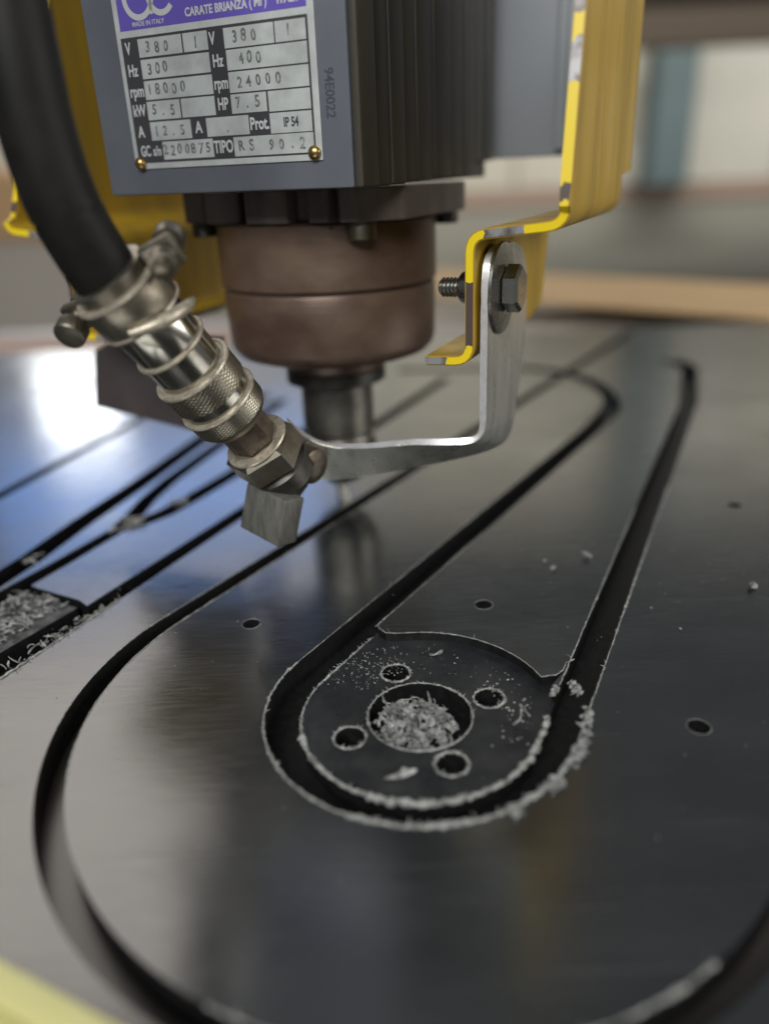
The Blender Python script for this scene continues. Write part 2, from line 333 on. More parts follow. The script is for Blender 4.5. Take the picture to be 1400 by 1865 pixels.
boss_at = [cpt(.028, R(a)) for a in (17, 107, 203, 289)]
def cut_mesh(pts, z0=-.03, z1=.01):
    bm = bmesh.new(); prism(bm, pts, z0, z1); bmesh.ops.recalc_face_normals(bm, faces=bm.faces); me = bpy.data.meshes.new('c'); bm.to_mesh(me); bm.free(); return me
def make_sheet():
    bm = bmesh.new(); box(bm, -.68, .74, -.06, .93, -T, 0); me = bpy.data.meshes.new('plastic_sheet'); bm.to_mesh(me); bm.free()
    tmp = bpy.data.objects.new('s', me); COL.objects.link(tmp)
    cuts = [(slot, -.0112), (grv, -.03), (g2, -.0113), (pocket, -.0114), (lc, -.0112), (lc2, -.0111), (lc3, -.0110), (lb, -.0112), (la, -.0112), (recess, -.004)]
    cuts += [(circ(p, .0040, 28), -.0115) for p in drill_at] + [(circ(p, .0056, 32), -.0115) for p in boss_at] + [(circ(C, .0195, 64), -.0113)]
    cur = me
    for k, (pts, z0) in enumerate(cuts):
        o = bpy.data.objects.new('c', cut_mesh(pts, z0)); COL.objects.link(o)
        for solver in ('EXACT', 'FAST'):
            md = tmp.modifiers.new('b', 'BOOLEAN'); md.operation = 'DIFFERENCE'; md.solver = solver; md.object = o
            bpy.context.view_layer.update()
            out = bpy.data.meshes.new_from_object(tmp.evaluated_get(bpy.context.evaluated_depsgraph_get())); tmp.modifiers.clear()
            if len(out.vertices) > len(cur.vertices): break
            print('cut', k, solver, 'failed', len(out.vertices))
        cur = out; tmp.data = cur; bpy.data.objects.remove(o)
    bpy.data.objects.remove(tmp)
    return cur
sheet_me = make_sheet()
# split the cut sheet into its separate pieces
bm = bmesh.new(); bm.from_mesh(sheet_me)
bm.verts.ensure_lookup_table(); seen = set(); islands = []
for v in bm.verts:
    if v.index in seen: continue
    st = [v]; comp = set()
    while st:
        q = st.pop()
        if q.index in comp: continue
        comp.add(q.index); st += [e.other_vert(q) for e in q.link_edges]
    seen |= comp; islands.append(comp)
islands.sort(key=len, reverse=True)
sheet = empty('plastic_sheet', (0, 0, -T))
tag(sheet, 'black plastic sheet with routed slots, drilled holes and burred edges', 'sheet')
for comp in islands:
    b2 = bm.copy(); b2.verts.ensure_lookup_table()
    bmesh.ops.delete(b2, geom=[v for v in b2.verts if v.index not in comp], context='VERTS')
    b2.normal_update()
    for f in b2.faces:
        zc = f.calc_center_median().z
        f.material_index = 0 if f.normal.z > .9 and zc > -.001 else (2 if f.normal.z > .9 and zc > -.006 else 1)
    for vv in b2.verts: vv.co.z += T
    me = bpy.data.meshes.new('cut_piece'); b2.to_mesh(me); b2.free()
    for k in ('sheet', 'wall_cut', 'recess'): me.materials.append(M[k])
    link('cut_piece', me, sheet)
bm.free()
print('sheet islands', [len(i) for i in islands])

def burr(path, z, r=(.0003, .0006), lump=.12, whisk=.10, closed=False, step=.0011, name='burr', m='burr', off=0., wl=(.001, .003)):
    """torn edge: a ragged bead along the path with lumps and whiskers"""
    P = [Vector((p[0], p[1], z)) for p in path]
    if closed: P.append(P[0])
    Q = []
    for a, b in zip(P, P[1:]):
        L = (b-a).length; n = max(1, int(L/step))
        Q += [a.lerp(b, i/n) for i in range(n)]
    Q.append(P[-1]); bm = bmesh.new(); rng = random.Random(len(Q)*3+int(z*1e5)+int(path[0][0]*1e5))
    rad = []; pts = []; cur = sum(r)/2
    for q in Q:
        cur = max(r[0], min(r[1], cur+rng.uniform(-1, 1)*(r[1]-r[0])*.25)); k = cur*(1+(rng.random() < lump)*rng.uniform(.2, .8))
        rad.append(k); pts.append(q+Vector((rng.uniform(-1, 1), rng.uniform(-1, 1), rng.uniform(0, 1)))*cur*.55)
    tube(bm, pts, rad, 6)
    for q in Q:
        if rng.random() < whisk:
            a = rng.uniform(0, 2*math.pi); L = rng.uniform(*wl); d = Vector((math.cos(a)*.6, math.sin(a)*.6, rng.uniform(.2, 1.0))).normalized()
            d2 = (d+Vector((rng.uniform(-.7, .7), rng.uniform(-.7, .7), rng.uniform(-.4, .4)))).normalized()
            tube(bm, [q, q+d*L*.5, q+d*L*.5+d2*L*.5], [r[1]*.42, r[1]*.32, r[0]*.2], 4)
    o = fin(name, bm, m, sheet, 60); o.location = (0, 0, T); tag(o, kind='stuff'); return o
zr = -.004
la_ = [left_line(.0572, .30-.02*i) for i in range(16)]
burr(la_, 0, (.00012, .00028), .05, .05, wl=(.0008, .003))
arc58 = teardrop_arc(.0572)
burr(arc58[:30], 0, (.00035, .00065), .15, .35, wl=(.0008, .0025))
burr(arc58[29:], 0, (.0005, .0010), .35, .8, wl=(.001, .0035))
burr([right_line(.0572, .012*i) for i in range(22)], 0, (.0002, .0004), .15, .35, wl=(.0006, .002))
arc44 = teardrop_arc(.044)
burr([left_line(.044, .034-.004*i) for i in range(9)]+arc44[:14], zr, (.0002, .0005), .25, 1.0, step=.0006, wl=(.0005, .0019))
burr(arc44[13:], zr, (.0005, .0011), .45, 1.0, step=.0009, wl=(.0008, .0024))
burr([right_line(.044, .004*i) for i in range(5)], zr, (.0004, .0009), .4, .4)
burr([right_line(.044, .032+.012*i) for i in range(16)], 0, (.00018, .00034), .06, .04)
burr([left_line(.044, .038+.012*i) for i in range(10)], 0, (.00012, .00022), .03, .02)
burr(recess[1:26], 0, (.00016, .00026), .03, .02, step=.0008)
burr(circ(C, .0195, 60), zr, (.0003, .0005), .12, .8, closed=True, step=.0008, wl=(.0005, .0022))
for p in boss_at: burr(circ(p, .0059, 30), zr, (.0003, .0006), .25, .8, closed=True, step=.0006, wl=(.0004, .0019))
ga = teardrop_arc(.1325, 90); gi = teardrop_arc(.1232, 90)
burr([left_line(.1325, .22-.02*i) for i in range(12)]+ga[:18], 0, (.00012, .00022), .03, .02)
burr([left_line(.1232, .22-.02*i) for i in range(12)]+gi[:24], 0, (.00014, .00028), .04, .03)
burr(gi[46:76], 0, (.0003, .0007), .15, .05)
burr(ga[52:70], 0, (.0003, .0006), .15, .05)
burr([mline(-.2555, .20+.01*i) for i in range(13)], 0, (.0002, .0005), .2, .45, wl=(.001, .004))
for p in drill_at: burr(circ(p, .0041, 24), 0, (.00008, .00014), .02, .02, closed=True, step=.0006)
# torn lumps on the right rim of the pocket
def lump(bm, c, s, rng):
    r = bmesh.ops.create_icosphere(bm, subdivisions=2, radius=1, matrix=Matrix.Translation(c) @ Matrix.Rotation(rng.uniform(0, 6), 4, 'Z') @ Matrix.Diagonal((s*rng.uniform(.8, 1.5), s*rng.uniform(.5, 1), s*rng.uniform(.5, .9), 1)))
    for v in r['verts']: v.co += Vector((rng.uniform(-1, 1), rng.uniform(-1, 1), rng.uniform(-1, 1)))*s*.42
def curl(bm, c, L, wd, rng, turns=.6, tilt=None, th=.00018):
    """a thin curled shaving ribbon"""
    n = 9; a0 = rng.uniform(0, 6.28); az = rng.uniform(0, 6.28); up = rng.uniform(.1, 1.) if tilt is None else tilt
    ax = Vector((math.cos(az), math.sin(az), up)).normalized(); sd = ax.cross(Vector((0, 0, 1))).normalized(); up2 = sd.cross(ax)
    rr = L/(2*math.pi*max(turns, .1)); fr = []
    for i in range(n):
        t = i/(n-1); a = a0+t*turns*6.28; p = Vector(c)+ax*L*(t-.5)+(sd*math.cos(a)+up2*math.sin(a))*rr*.35
        w_ = wd*(.35+.65*math.sin(math.pi*min(.95, t+.08)))*rng.uniform(.8, 1.15)
        d = (sd*math.sin(a)-up2*math.cos(a)); nn = ax.cross(d).normalized()
        fr.append([bm.verts.new(p+d*w_/2+nn*th), bm.verts.new(p-d*w_/2+nn*th), bm.verts.new(p-d*w_/2-nn*th), bm.verts.new(p+d*w_/2-nn*th)])
    for a, b in zip(fr, fr[1:]):
        for k in range(4): bm.faces.new((a[k], a[(k+1) % 4], b[(k+1) % 4], b[k]))
    bm.faces.new(fr[0][::-1]); bm.faces.new(fr[-1])
rng = random.Random(3); bm = bmesh.new()
for i in range(150):
    t = rng.choice((rng.uniform(-22, -4), rng.uniform(-36, -22), rng.uniform(-33, -24), rng.uniform(2, 8), rng.uniform(-50, -44), rng.uniform(-66, -62)))
    p = cpt(.0582+rng.uniform(-.0008, .0026), R(t)); q = Vector((p.x, p.y, rng.uniform(.0002, .0020)))
    if rng.random() < .4: lump(bm, q, rng.uniform(.0004, .0011), rng)
    else: curl(bm, q, rng.uniform(.0012, .0042), rng.uniform(.0003, .0012), rng, rng.uniform(.2, .9), tilt=rng.uniform(-.2, .8), th=.00008)
for i in range(16):
    p = right_line(.0580, .016+rng.uniform(-.003, .003)); lump(bm, Vector((p.x+rng.uniform(-.001, .001), p.y, rng.uniform(0, .0015))), rng.uniform(.0006, .0013), rng)
    p = right_line(.0435, .027+rng.uniform(-.003, .003)); lump(bm, Vector((p.x+rng.uniform(-.001, .001), p.y, rng.uniform(0, .0012))), rng.uniform(.0005, .001), rng)
for i in range(0):
    p = cpt(.1235, R(rng.choice((-43, -44, -66, -67, -30)))); lump(bm, Vector((p.x+rng.uniform(-.002, .002), p.y+rng.uniform(-.002, .002), rng.uniform(0, .0015))), rng.uniform(.0008, .002), rng)
o = fin('burr', bm, 'burr', sheet, 50); o.location = (0, 0, T); tag(o, kind='stuff')
# fine crumbs stuck on the recess floor
bm = bmesh.new(); rng = random.Random(12)
for i in range(230):
    p = cpt(rng.uniform(.026, .047), R(rng.gauss(122, 13) if i < 180 else rng.uniform(30, 140)))
    s = rng.uniform(.0001, .0003); lump(bm, Vector((p.x, p.y, zr+s*.4)), s, rng)
o = fin('crumbs', bm, 'chip', sheet); o.location = (0, 0, T); tag(o, kind='stuff')

bm = bmesh.new(); rng = random.Random(77)
for i in range(260):
    x, y = rng.uniform(-.16, .22), rng.uniform(.12, .45)
    if (Vector((x, y))-C).length < .064 or abs((Vector((x, y))-C).length-.128) < .006: continue
    s_ = rng.uniform(.00007, .00024); lump(bm, Vector((x, y, s_*.4)), s_, rng)
for i in range(90):
    p = cpt(.0445+abs(rng.gauss(0, .002)) if 0 else rng.uniform(.030, .043), R(rng.gauss(5, 28))); s_ = rng.uniform(.0001, .00045); lump(bm, Vector((p.x, p.y, zr+s_*.4)), s_, rng)
o = fin('dust', bm, 'chip', sheet); o.location = (0, 0, T); tag(o, kind='stuff')
# shavings heaped in the centre hole
bm = bmesh.new(); rng = random.Random(21)
for i in range(210):
    r = .0150*math.sqrt(rng.random()); a = rng.uniform(0, 6.28); x, y = C.x-.0025+r*math.cos(a), C.y-.0015+r*math.sin(a)*.92
    z = -.0105+.0088*max(0, 1-(r/.0178)**2)*rng.uniform(.5, 1.1)
    if rng.random() < .55: curl(bm, (x, y, z), rng.uniform(.003, .008), rng.uniform(.0008, .0030), rng, rng.uniform(.3, 1.1), tilt=rng.uniform(-.1, .6), th=.00008)
    else: lump(bm, Vector((x, y, z)), rng.uniform(.0006, .0019), rng)
for i in range(26):       # stringy curls on top
    r = .012*math.sqrt(rng.random()); a = rng.uniform(0, 6.28); q = Vector((C.x-.0025+r*math.cos(a), C.y-.0015+r*math.sin(a), -.0045+rng.uniform(0, .002))); pts = [q]
    d = Vector((rng.uniform(-1, 1), rng.uniform(-1, 1), rng.uniform(0, .6)))
    for k in range(7): d = (d+Vector((rng.uniform(-1, 1), rng.uniform(-1, 1), rng.uniform(-.6, .5)))*.7).normalized(); pts.append(pts[-1]+d*rng.uniform(.0006, .0015))
    tube(bm, pts, [rng.uniform(.00012, .00032) for _ in pts], 5)
for (dx, dy, h) in ((.0035, .004, .009), (-.0095, .001, .007), (-.006, .006, .004), (.009, .002, .004)):
    q = Vector((C.x+dx, C.y+dy, -.006)); tube(bm, [q, q+Vector((.0006, .0008, h*.5)), q+Vector((-.0003, .001, h))], [.0009, .0006, .00015], 5)
o = fin('plastic_shavings', bm, 'chip'); tag(o, 'heap of pale curled shavings inside the central bore of recessed boss', 'shavings', kind='stuff')

# offcut with a rough milled top, and chips in the wide slot beside it
bm = bmesh.new()
offp = V2((-147, 317.5), (-158, 324), (-170, 330.5), (-177, 333), (-185, 318), (-240, 205), (-212, 190), (-168, 281))
prism(bm, offp, -.0112, -.0022)
o = fin('offcut', bm, ['wall_cut', 'scrap']); o.data.polygons.foreach_set('material_index', [1 if p.normal.z > .5 else 0 for p in o.data.polygons])
tag(o, 'rough milled grey offcut between the slots at the left edge', 'offcut')
bm = bmesh.new(); rng = random.Random(5)
for i in range(900):       # torn flakes on the offcut
    y = rng.uniform(.225, .332); lo, hi = mline(-.310, y).x, mline(-.2795, y).x; x = rng.uniform(lo, hi)
    if y > .3175+(-.147-x)*.55: continue
    curl(bm, (x, y, -.0020+rng.uniform(0, .0016)), rng.uniform(.0015, .006), rng.uniform(.0004, .0018), rng, rng.uniform(.1, .5), tilt=rng.uniform(-.1, .3), th=.0001)
for i in range(90):        # and hanging in the slot
    y = rng.uniform(.235, .315); p = mline(rng.uniform(-.2635, -.2565), y)
    curl(bm, (p.x, p.y, rng.uniform(-.006, .0005)), rng.uniform(.002, .007), rng.uniform(.0004, .0012), rng, rng.uniform(.2, .8))
tag(fin('slot_chips', bm, 'chip'), 'torn chips lying on the offcut and in the slot at the left', 'chips', kind='stuff')
bm = bmesh.new(); rng = random.Random(6)
for i in range(26): curl(bm, (-.148+rng.gauss(0, .004), .408+rng.gauss(0, .004), rng.uniform(0, .002)), rng.uniform(.003, .009), rng.uniform(.0008, .002), rng, .4, tilt=.1)
for i in range(10): curl(bm, (-.125+rng.gauss(0, .003), .436+rng.gauss(0, .003), rng.uniform(0, .002)), rng.uniform(.003, .007), rng.uniform(.0008, .002), rng, .4, tilt=.1)
for i in range(8): curl(bm, (-.188+rng.gauss(0, .002), .365+rng.gauss(0, .003), rng.uniform(0, .001)), rng.uniform(.003, .006), rng.uniform(.0008, .002), rng, .4, tilt=.1)
tag(fin('slot_chips', bm, 'burr'), 'clump of chips where the left slots fork apart', 'chips', kind='stuff')

# loose chips one can count
def chip(x, y, L, wd, seed, label, z=0., turns=.35, blob=True, ang=None):
    rng = random.Random(seed); bm = bmesh.new()
    curl(bm, (0, 0, wd*.45), L, wd, rng, turns, tilt=.03, th=.0003)
    if blob:
        lump(bm, Vector((L*.1, 0, wd*.4)), wd*.55, rng)
    mz = min(v.co.z for v in bm.verts)
    for v in bm.verts: v.co.z -= mz
    o = fin('plastic_chip', bm, 'chip', None, 50); o.location = (x, y, z+.00005)
    if ang is not None: o.rotation_euler = (0, 0, ang)
    tag(o, label, 'chip', 'loose plastic chips on the sheet')
chip(.100, .3425, .0055, .0022, 1, 'oblong pale chip on the sheet left of the right slot')
chip(.081, .331, .0024, .0019, 2, 'round pale crumb beside the oblong chip on the lever')
chip(.0785, .340, .0016, .0012, 3, 'tiniest grey crumb behind the round crumb on the lever')
chip(.1665, .3055, .0036, .0034, 4, 'upright curled chip standing on the sheet at far right')
chip(.160, .2635, .0065, .003, 5, 'white torn chip at the right edge of the picture')
chip(.122, .274, .0011, .0009, 8, 'small white speck on the sheet right of the right slot')
chip(.1155, .2915, .0010, .0008, 9, 'faint speck close beside the right slot edge')
chip(.0188, .2690, .0055, .0020, 11, 'arrow shaped pale chip lying at the back of the recess', z=zr, blob=False)
chip(.0455, .2255, .0085, .0012, 13, 'hook shaped curl of swarf on the right of the boss', z=zr, turns=.7, blob=False)
chip(.0505, .2295, .0075, .0014, 14, 'short straight sliver near the right rim of the boss', z=zr, turns=.1, blob=False, ang=.2)
chip(.0020, .2005, .0105, .0024, 16, 'knobbly pale strip on the near side of the boss', z=zr, turns=.15)

# pale yellow bar in the near left corner
bm = bmesh.new(); box(bm, -.075, .075, -.0041, .0041, 0, .006, .0010); box(bm, -.075, .075, -.0100, -.0042, 0, .0032, .0008)
o = fin('yellow_bar', bm, 'bar', None, 40); o.location = (-.0838, .1190, .0001); o.rotation_euler = (0, 0, R(-26.7))
tag(o, 'pale yellow bar lying across the near left corner', 'bar')

# ================================================================== the machine head (local axes: u along the front, v away, z up)
A = (-.0246, .4401, 0.); RZ = R(-25)
motor = empty('spindle_motor', A, RZ)
tag(motor, 'grey spindle motor with riveted name plate and brown round nose', 'spindle motor')
ZB = .1755; ZT = .42
bm = bmesh.new(); box(bm, -.0600, .0585, -.0745, .094, ZB+.0008, ZT); fin('housing', bm, 'fin', motor)
bm = bmesh.new(); box(bm, -.0660, .0600, -.0860, -.0750, ZB, ZT, .0012); cover = fin('front_cover', bm, 'cover', motor, 40)
bm = bmesh.new(); box(bm, .0602, .0640, -.0857, -.0690, ZB, ZT, .0012); fin('corner_strip', bm, 'fin', motor, 40)
for (v0, v1, d, zb) in ((-.0682, -.0560, .0634, ZB+.0002), (-.0550, -.0400, .0640, ZB+.0005), (-.0390, -.0265, .0636, ZB+.001), (-.0255, -.0065, .0640, ZB+.001),
                        (-.0040, .0190, .0643, ZB+.002), (.0200, .0390, .0638, ZB+.002), (.0410, .0575, .0641, ZB+.002), (.0595, .0745, .0638, ZB+.009), (.0775, .0930, .0640, ZB+.0095)):
    bm = bmesh.new(); box(bm, .0586, d, v0, v1, zb, ZT, .001); fin('fin', bm, 'fin', motor, 40)
for i in range(9):
    v0 = -.066+i*.0175; bm = bmesh.new(); box(bm, -.0655, -.0601, v0, v0+.011, ZB+.001, ZT, .001); fin('fin', bm, 'fin', motor, 40)
# end flange: lobed casting under the housing
def flange_poly():
    p = []
    def lobe(u0, u1, v, dep):
        return [(u0, v+dep), (u0+.0015, v+.001), (u0+.003, v), (u1-.003, v), (u1-.0015, v+.001), (u1, v+dep)]
    p += lobe(-.0615, -.0450, -.0430, .008)
    p += lobe(-.0415, -.0180, -.0520, .010)
    p += lobe(-.0130, .0130, -.0600, .009)
    p += lobe(.0190, .0330, -.0570, .008)
    p += [(.0370, -.0560), (.0450, -.0560), (.0620, -.0395), (.0630, -.0370), (.0630, .0440), (.0600, .0480), (.0450, .060), (-.045, .060), (-.0615, .045)]
    return p
bm = bmesh.new(); prism(bm, flange_poly(), .1605, ZB-.0003); flange = fin('end_flange', bm, 'flange', motor)
bmw = flange.modifiers.new('bevel', 'BEVEL'); bmw.width = .0008; bmw.segments = 2; bmw.limit_method = 'ANGLE'; bmw.angle_limit = R(40)
def cap_screw(u, v, z, r=.0062, h=.007, m='dark'):
    bm = bmesh.new(); lathe(bm, [(.0045, .001), (r*.97, 0), (r, -.0006), (r, -h+.0008), (r*.9, -h), (r*.55, -h), (r*.5, -h+.003)], Matrix.Translation((u, v, z)), 24)
    fin('cap_screw', bm, m, flange, 40)
cap_screw(.0420, -.0440, .1604, .0070, .0085, 'nickel'); cap_screw(-.0545, -.0345, .1604); cap_screw(.0560, .0340, .1604, .0062, .006); cap_screw(-.050, .046, .1604)
# nose
bm = bmesh.new()
lathe(bm, [(.050, .1612), (.0572, .1603), (.0584, .159), (.0584, .1292), (.0578, .1284), (.0560, .1282), (.0560, .1268), (.0574, .1266), (.0578, .1258), (.0572, .098), (.0560, .0945), (.0530, .0912), (.048, .0895), (.034, .0885), (.030, .087), (.029, .0815), (.0275, .080), (.020, .080)], n=96)
fin('nose', bm, 'nose', motor, 30)
bm = bmesh.new(); lathe(bm, [(.0265, .0808), (.0285, .080), (.0285, .0735), (.0265, .0725), (.0215, .072), (.015, .072)], n=64); fin('labyrinth_ring', bm, 'dark', motor, 30)
bm = bmesh.new(); lathe(bm, [(.016, .0735), (.0205, .0728), (.0208, .071), (.0208, .044), (.0195, .0425), (.0195, .040), (.0205, .0385), (.0205, .024), (.0150, .0145), (.0090, .0135), (.0088, .010), (.006, .0095)], n=48)
fin('collet_nut', bm, 'collet', motor, 30)
for k in range(6):
    a = R(60*k+15); bm = bmesh.new(); mx = Matrix.Rotation(a, 4, 'Z') @ Matrix.Translation((.0203, 0, .031)); r = box(bm, -.0012, .0012, -.0028, .0028, -.0055, .0055, .0006)
    bmesh.ops.transform(bm, matrix=mx, verts=bm.verts); fin('spanner_slot', bm, 'dark', motor)
# router bit
bm = bmesh.new(); prof = [(.0042, .0094), (.0042, -.0115), (.0030, -.0120)]; lathe(bm, [(.003, .0099)]+prof, n=20)
for k in range(2):
    n = 18
    for s in range(n):
        a0, a1 = R(180*k+s*16), R(180*k+(s+1)*16); z0, z1 = -.0115+s*.001, -.0115+(s+1)*.001
        q = [Vector((r_*math.cos(a), r_*math.sin(a), z)) for r_, a, z in ((.0041, a0, z0), (.0047, a0+.25, z0), (.0047, a1+.25, z1), (.0041, a1, z1))]
        bm.faces.new([bm.verts.new(p) for p in q])
bit = fin('router_bit', bm, 'steel', None, 40); bit.location = A; tag(bit, 'slim steel router bit under the collet, sunk in a slot', 'router bit')

# name plate
v0 = -.0867
bm = bmesh.new(); box(bm, -.0486, .0468, v0, -.0861, .1862, .2650, .0002); npl = fin('name_plate', bm, 'silver', motor)
def field(name, u0, u1, z0, z1, v, th, m):
    bm = bmesh.new(); box(bm, u0/1000, u1/1000, v-th, v, z0/1000, z1/1000); return fin(name, bm, m, npl)
field('dark_panel', -46.4, 44.0, 188.6, 236.8, v0-.00002, .00006, 'panelblack')
field('purple_band', -45.9, 43.9, 239.3, 263.0, v0-.00002, .00006, 'purple')
vc = v0-.00012
cells = [(-37.6, -15.2, 229.1, 235.8), (-14.4, -2.3, 229.1, 235.8), (5.6, 28.8, 228.7, 235.7), (29.4, 43.0, 228.7, 235.7), (-37.5, -2.4, 221.1, 228.2), (5.9, 43.1, 220.9, 228.1),
         (-37.4, -2.2, 213.2, 220.3), (5.9, 43.1, 212.9, 220.3), (-37.5, -20.1, 205.4, 212.5), (-19.3, -2.2, 205.4, 212.5), (5.9, 22.9, 205.3, 212.3), (23.8, 43.1, 205.0, 212.3),
         (-37.3, -15.7, 197.4, 204.6), (-7.7, 13.5, 197.4, 204.5), (23.7, 43.1, 197.0, 204.4), (-32.1, -5.4, 189.6, 196.7), (5.1, 43.3, 189.3, 196.6)]
for c_ in cells: field('cell', *c_, vc+.00004, .0001, 'cell')
vt = vc-.0001
def ink(s, u, z, size, sx=1., b=.0): text(s, size/1000, 'white_ink', npl, u/1000, z/1000, vt+.0001, sx, bold=b/1000)
for s, u, z, sx in (('V', -43.2, 232.6, .7), ('Hz', -42.3, 224.4, .72), ('rpm', -41.7, 216.6, .74), ('kW', -42.0, 209.2, .72), ('A', -42.6, 200.9, .8), ('V', -.1, 232.5, .7), ('Hz', 1.5, 224.6, .72), ('rpm', 2.0, 216.6, .68), ('HP', 1.8, 209.0, .68), ('A', -11.8, 201.1, .85)):
    ink(s, u, z, 6.2, sx, .16)
ink('Prot.', 18.6, 200.9, 6.4, .72, .18); ink('TIPO', -.2, 193.1, 6.6, .68, .18); ink('GC', -41.7, 193.2, 6.0, .62, .16); ink('s/n', -35.4, 193.1, 5.4, .72, .14)
text('IP 54', .0048, 'stamp_cover', npl, .0335, .2007, vt, .72, bold=.00014)
def stamp(s, u, z, size=5.6, gap=3.6):
    for k, ch in enumerate(s):
        if ch != ' ': text(ch, size*random.uniform(.94, 1.1)/1000, 'stamp', npl, (u+k*gap+random.uniform(-.25, .25))/1000, (z+random.uniform(-.35, .35))/1000, vt, .85, rot=R(random.uniform(-6, 6)), bold=.00012)
stamp('380', -32.5, 232.4, gap=4.6); stamp('1', -8.5, 232.3); stamp('380', 10.5, 232.2, gap=4.6); stamp('1', 35.2, 232.3)
stamp('300', -33.0, 224.6, gap=4.0); stamp('400', 12.8, 224.5, gap=4.0); stamp('18000', -34.8, 216.7, gap=4.3); stamp('24000', 11.0, 216.6, gap=4.5)
stamp('5.5', -34.0, 208.9, gap=5.0); stamp('7.5', 9.2, 208.8, gap=4.6); stamp('12.5', -34.0, 201.0, gap=4.6); stamp('.', 3.2, 200.6); stamp('2200875', -30.4, 193.2, gap=3.7); stamp('RS 90.2', 8.8, 192.9, gap=4.9)
text('CARATE BRIANZA ( MI )', .0042, 'white_ink', npl, .0075, .2427, vt+.0001, .86, bold=.00014)
text('MADE IN ITALY', .0024, 'white_ink', npl, -.0308, .2411, vt+.0001, 1.0, bold=.00003)
text('ITALY', .0042, 'white_ink', npl, .0362, .2427, vt+.0001, .9, bold=.0002)
def ring_logo(cu, cz, ru, rz_, a0, a1, wd):
    bm = bmesh.new(); n = 40; prev = None
    for i in range(n+1):
        a = R(a0+(a1-a0)*i/n); q = []
        for s in (-1, 1):
            for dv in (0, -.00012): q.append(bm.verts.new(((cu+(ru+s*wd/2)*math.cos(a))/1000, vt+.00015+dv, (cz+(rz_+s*wd/2)*math.sin(a))/1000)))
        if prev:
            for k, j in ((0, 1), (1, 3), (3, 2), (2, 0)): bm.faces.new((prev[k], prev[j], q[j], q[k]))
        prev = q
    fin('emblem', bm, 'white_ink', npl)
ring_logo(-34.6, 250.6, 7.0, 7.2, 60, 365, 2.2); ring_logo(-23.0, 250.6, 6.2, 6.6, 45, 320, 2.2)
bm = bmesh.new(); box(bm, -.0350, -.0266, vt+.00003, vt+.00015, .2498, .2518); fin('emblem', bm, 'white_ink', npl)
bm = bmesh.new(); box(bm, -.0292, -.0276, vt+.00003, vt+.00015, .2440, .2497); fin('emblem', bm, 'white_ink', npl)
for u, z in ((-.0454, .1884), (.0434, .1890)):
    bm = bmesh.new(); lathe(bm, [(.0027, 0), (.0029, .0003), (.0028, .0009), (.0022, .0018), (.0012, .0023), (.0003, .00245)], frame((u, v0, z), (0, -1, 0)), 24); fin('rivet', bm, 'brass', npl, 50)
text('94E0022', .0056, 'stamp_cover', cover, .0512, .2098, -.08602, .9, rot=R(-90), bold=.00012, th=.00006)

# ------------------------------------------------------------------ yellow folded brackets
def fold(path, th, rad, k=5):
    """thick bent sheet outline (u,z) from a centre polyline with rounded folds -> closed outline"""
    P = [Vector(p) for p in path]; cl = [P[0]]
    for i in range(1, len(P)-1):
        a, b, c = P[i-1], P[i], P[i+1]; d0 = (a-b).normalized(); d1 = (c-b).normalized()
        for j in range(k+1):
            t = j/k; s = b+d0*rad; e = b+d1*rad; cl.append((1-t)**2*s+2*t*(1-t)*b+t*t*e)
    cl.append(P[-1]); l, r = [], []
    for i, p in enumerate(cl):
        t = (cl[min(i+1, len(cl)-1)]-cl[max(i-1, 0)]).normalized(); n = Vector((-t.y, t.x)); l.append(p+n*th/2); r.append(p-n*th/2)
    return l, r, cl
def bracket(name, sgn, vfront, vback, label, parts=True):
    """vfront/vback: functions of centreline (u,z) giving the front and the back edge"""
    th = .0040
    path = [(sgn*.1455, .30), (sgn*.1455, .1605), (sgn*.1090, .1570), (sgn*.1090, .1080), (sgn*.0895, .1072)]
    l, r, cl = fold(path, th, .0065)
    for k_, zz in enumerate((.1765, .1755)):
        c0 = Vector((sgn*.1455, zz)); t0 = Vector((0, -1)); n0 = Vector((-t0.y, t0.x)); cl.insert(1+k_, c0); l.insert(1+k_, c0+n0*th/2); r.insert(1+k_, c0-n0*th/2)
    bm = bmesh.new(); rows = []
    for pl, pr, pc in zip(l, r, cl):
        vf, vb = vfront(pc), vback(pc)
        rows.append([bm.verts.new((pl.x, vf, pl.y)), bm.verts.new((pr.x, vf, pr.y)), bm.verts.new((pr.x, vb, pr.y)), bm.verts.new((pl.x, vb, pl.y))])
    for a, b in zip(rows, rows[1:]):
        for k in range(4):
            f = bm.faces.new((a[k], a[(k+1) % 4], b[(k+1) % 4], b[k])); f.material_index = 1 if k in (0, 2) else 0
    bm.faces.new(rows[0][::-1]).material_index = 1; bm.faces.new(rows[-1]).material_index = 1
    bmesh.ops.bevel(bm, geom=[e for e in bm.edges if e.is_manifold and len({f.material_index for f in e.link_faces}) == 2], offset=.0005, segments=2, affect='EDGES')
    o = fin(name, bm, ['yellow', 'chipped'], None, 35); o.location = A; o.rotation_euler = (0, 0, RZ); tag(o, label, 'bracket', 'folded yellow brackets beside the motor'); return o
def lerp(a, b, t): t = max(0, min(1, t)); return a+(b-a)*t
def vfR(p):
    if p.y > .1668: return lerp(-.0905, -.070, (p.y-.166)/.134)
    return -.0870
def vbR(p):
    if p.y > .176: return .058
    if p.y > .1575: return .030
    if p.y > .114 and p.x < .1125: return lerp(.026, .040, (p.y-.112)/.012)
    return lerp(-.042, .020, (p.x-.0895)/.0195)
bracket('yellow_bracket', 1, vfR, vbR, 'yellow folded bracket with chipped edges at the right, holding the bolt')
def vfL(p):
    if p.y > .1668: return lerp(-.0750, -.0090, (p.y-.166)/.134)
    return -.0800
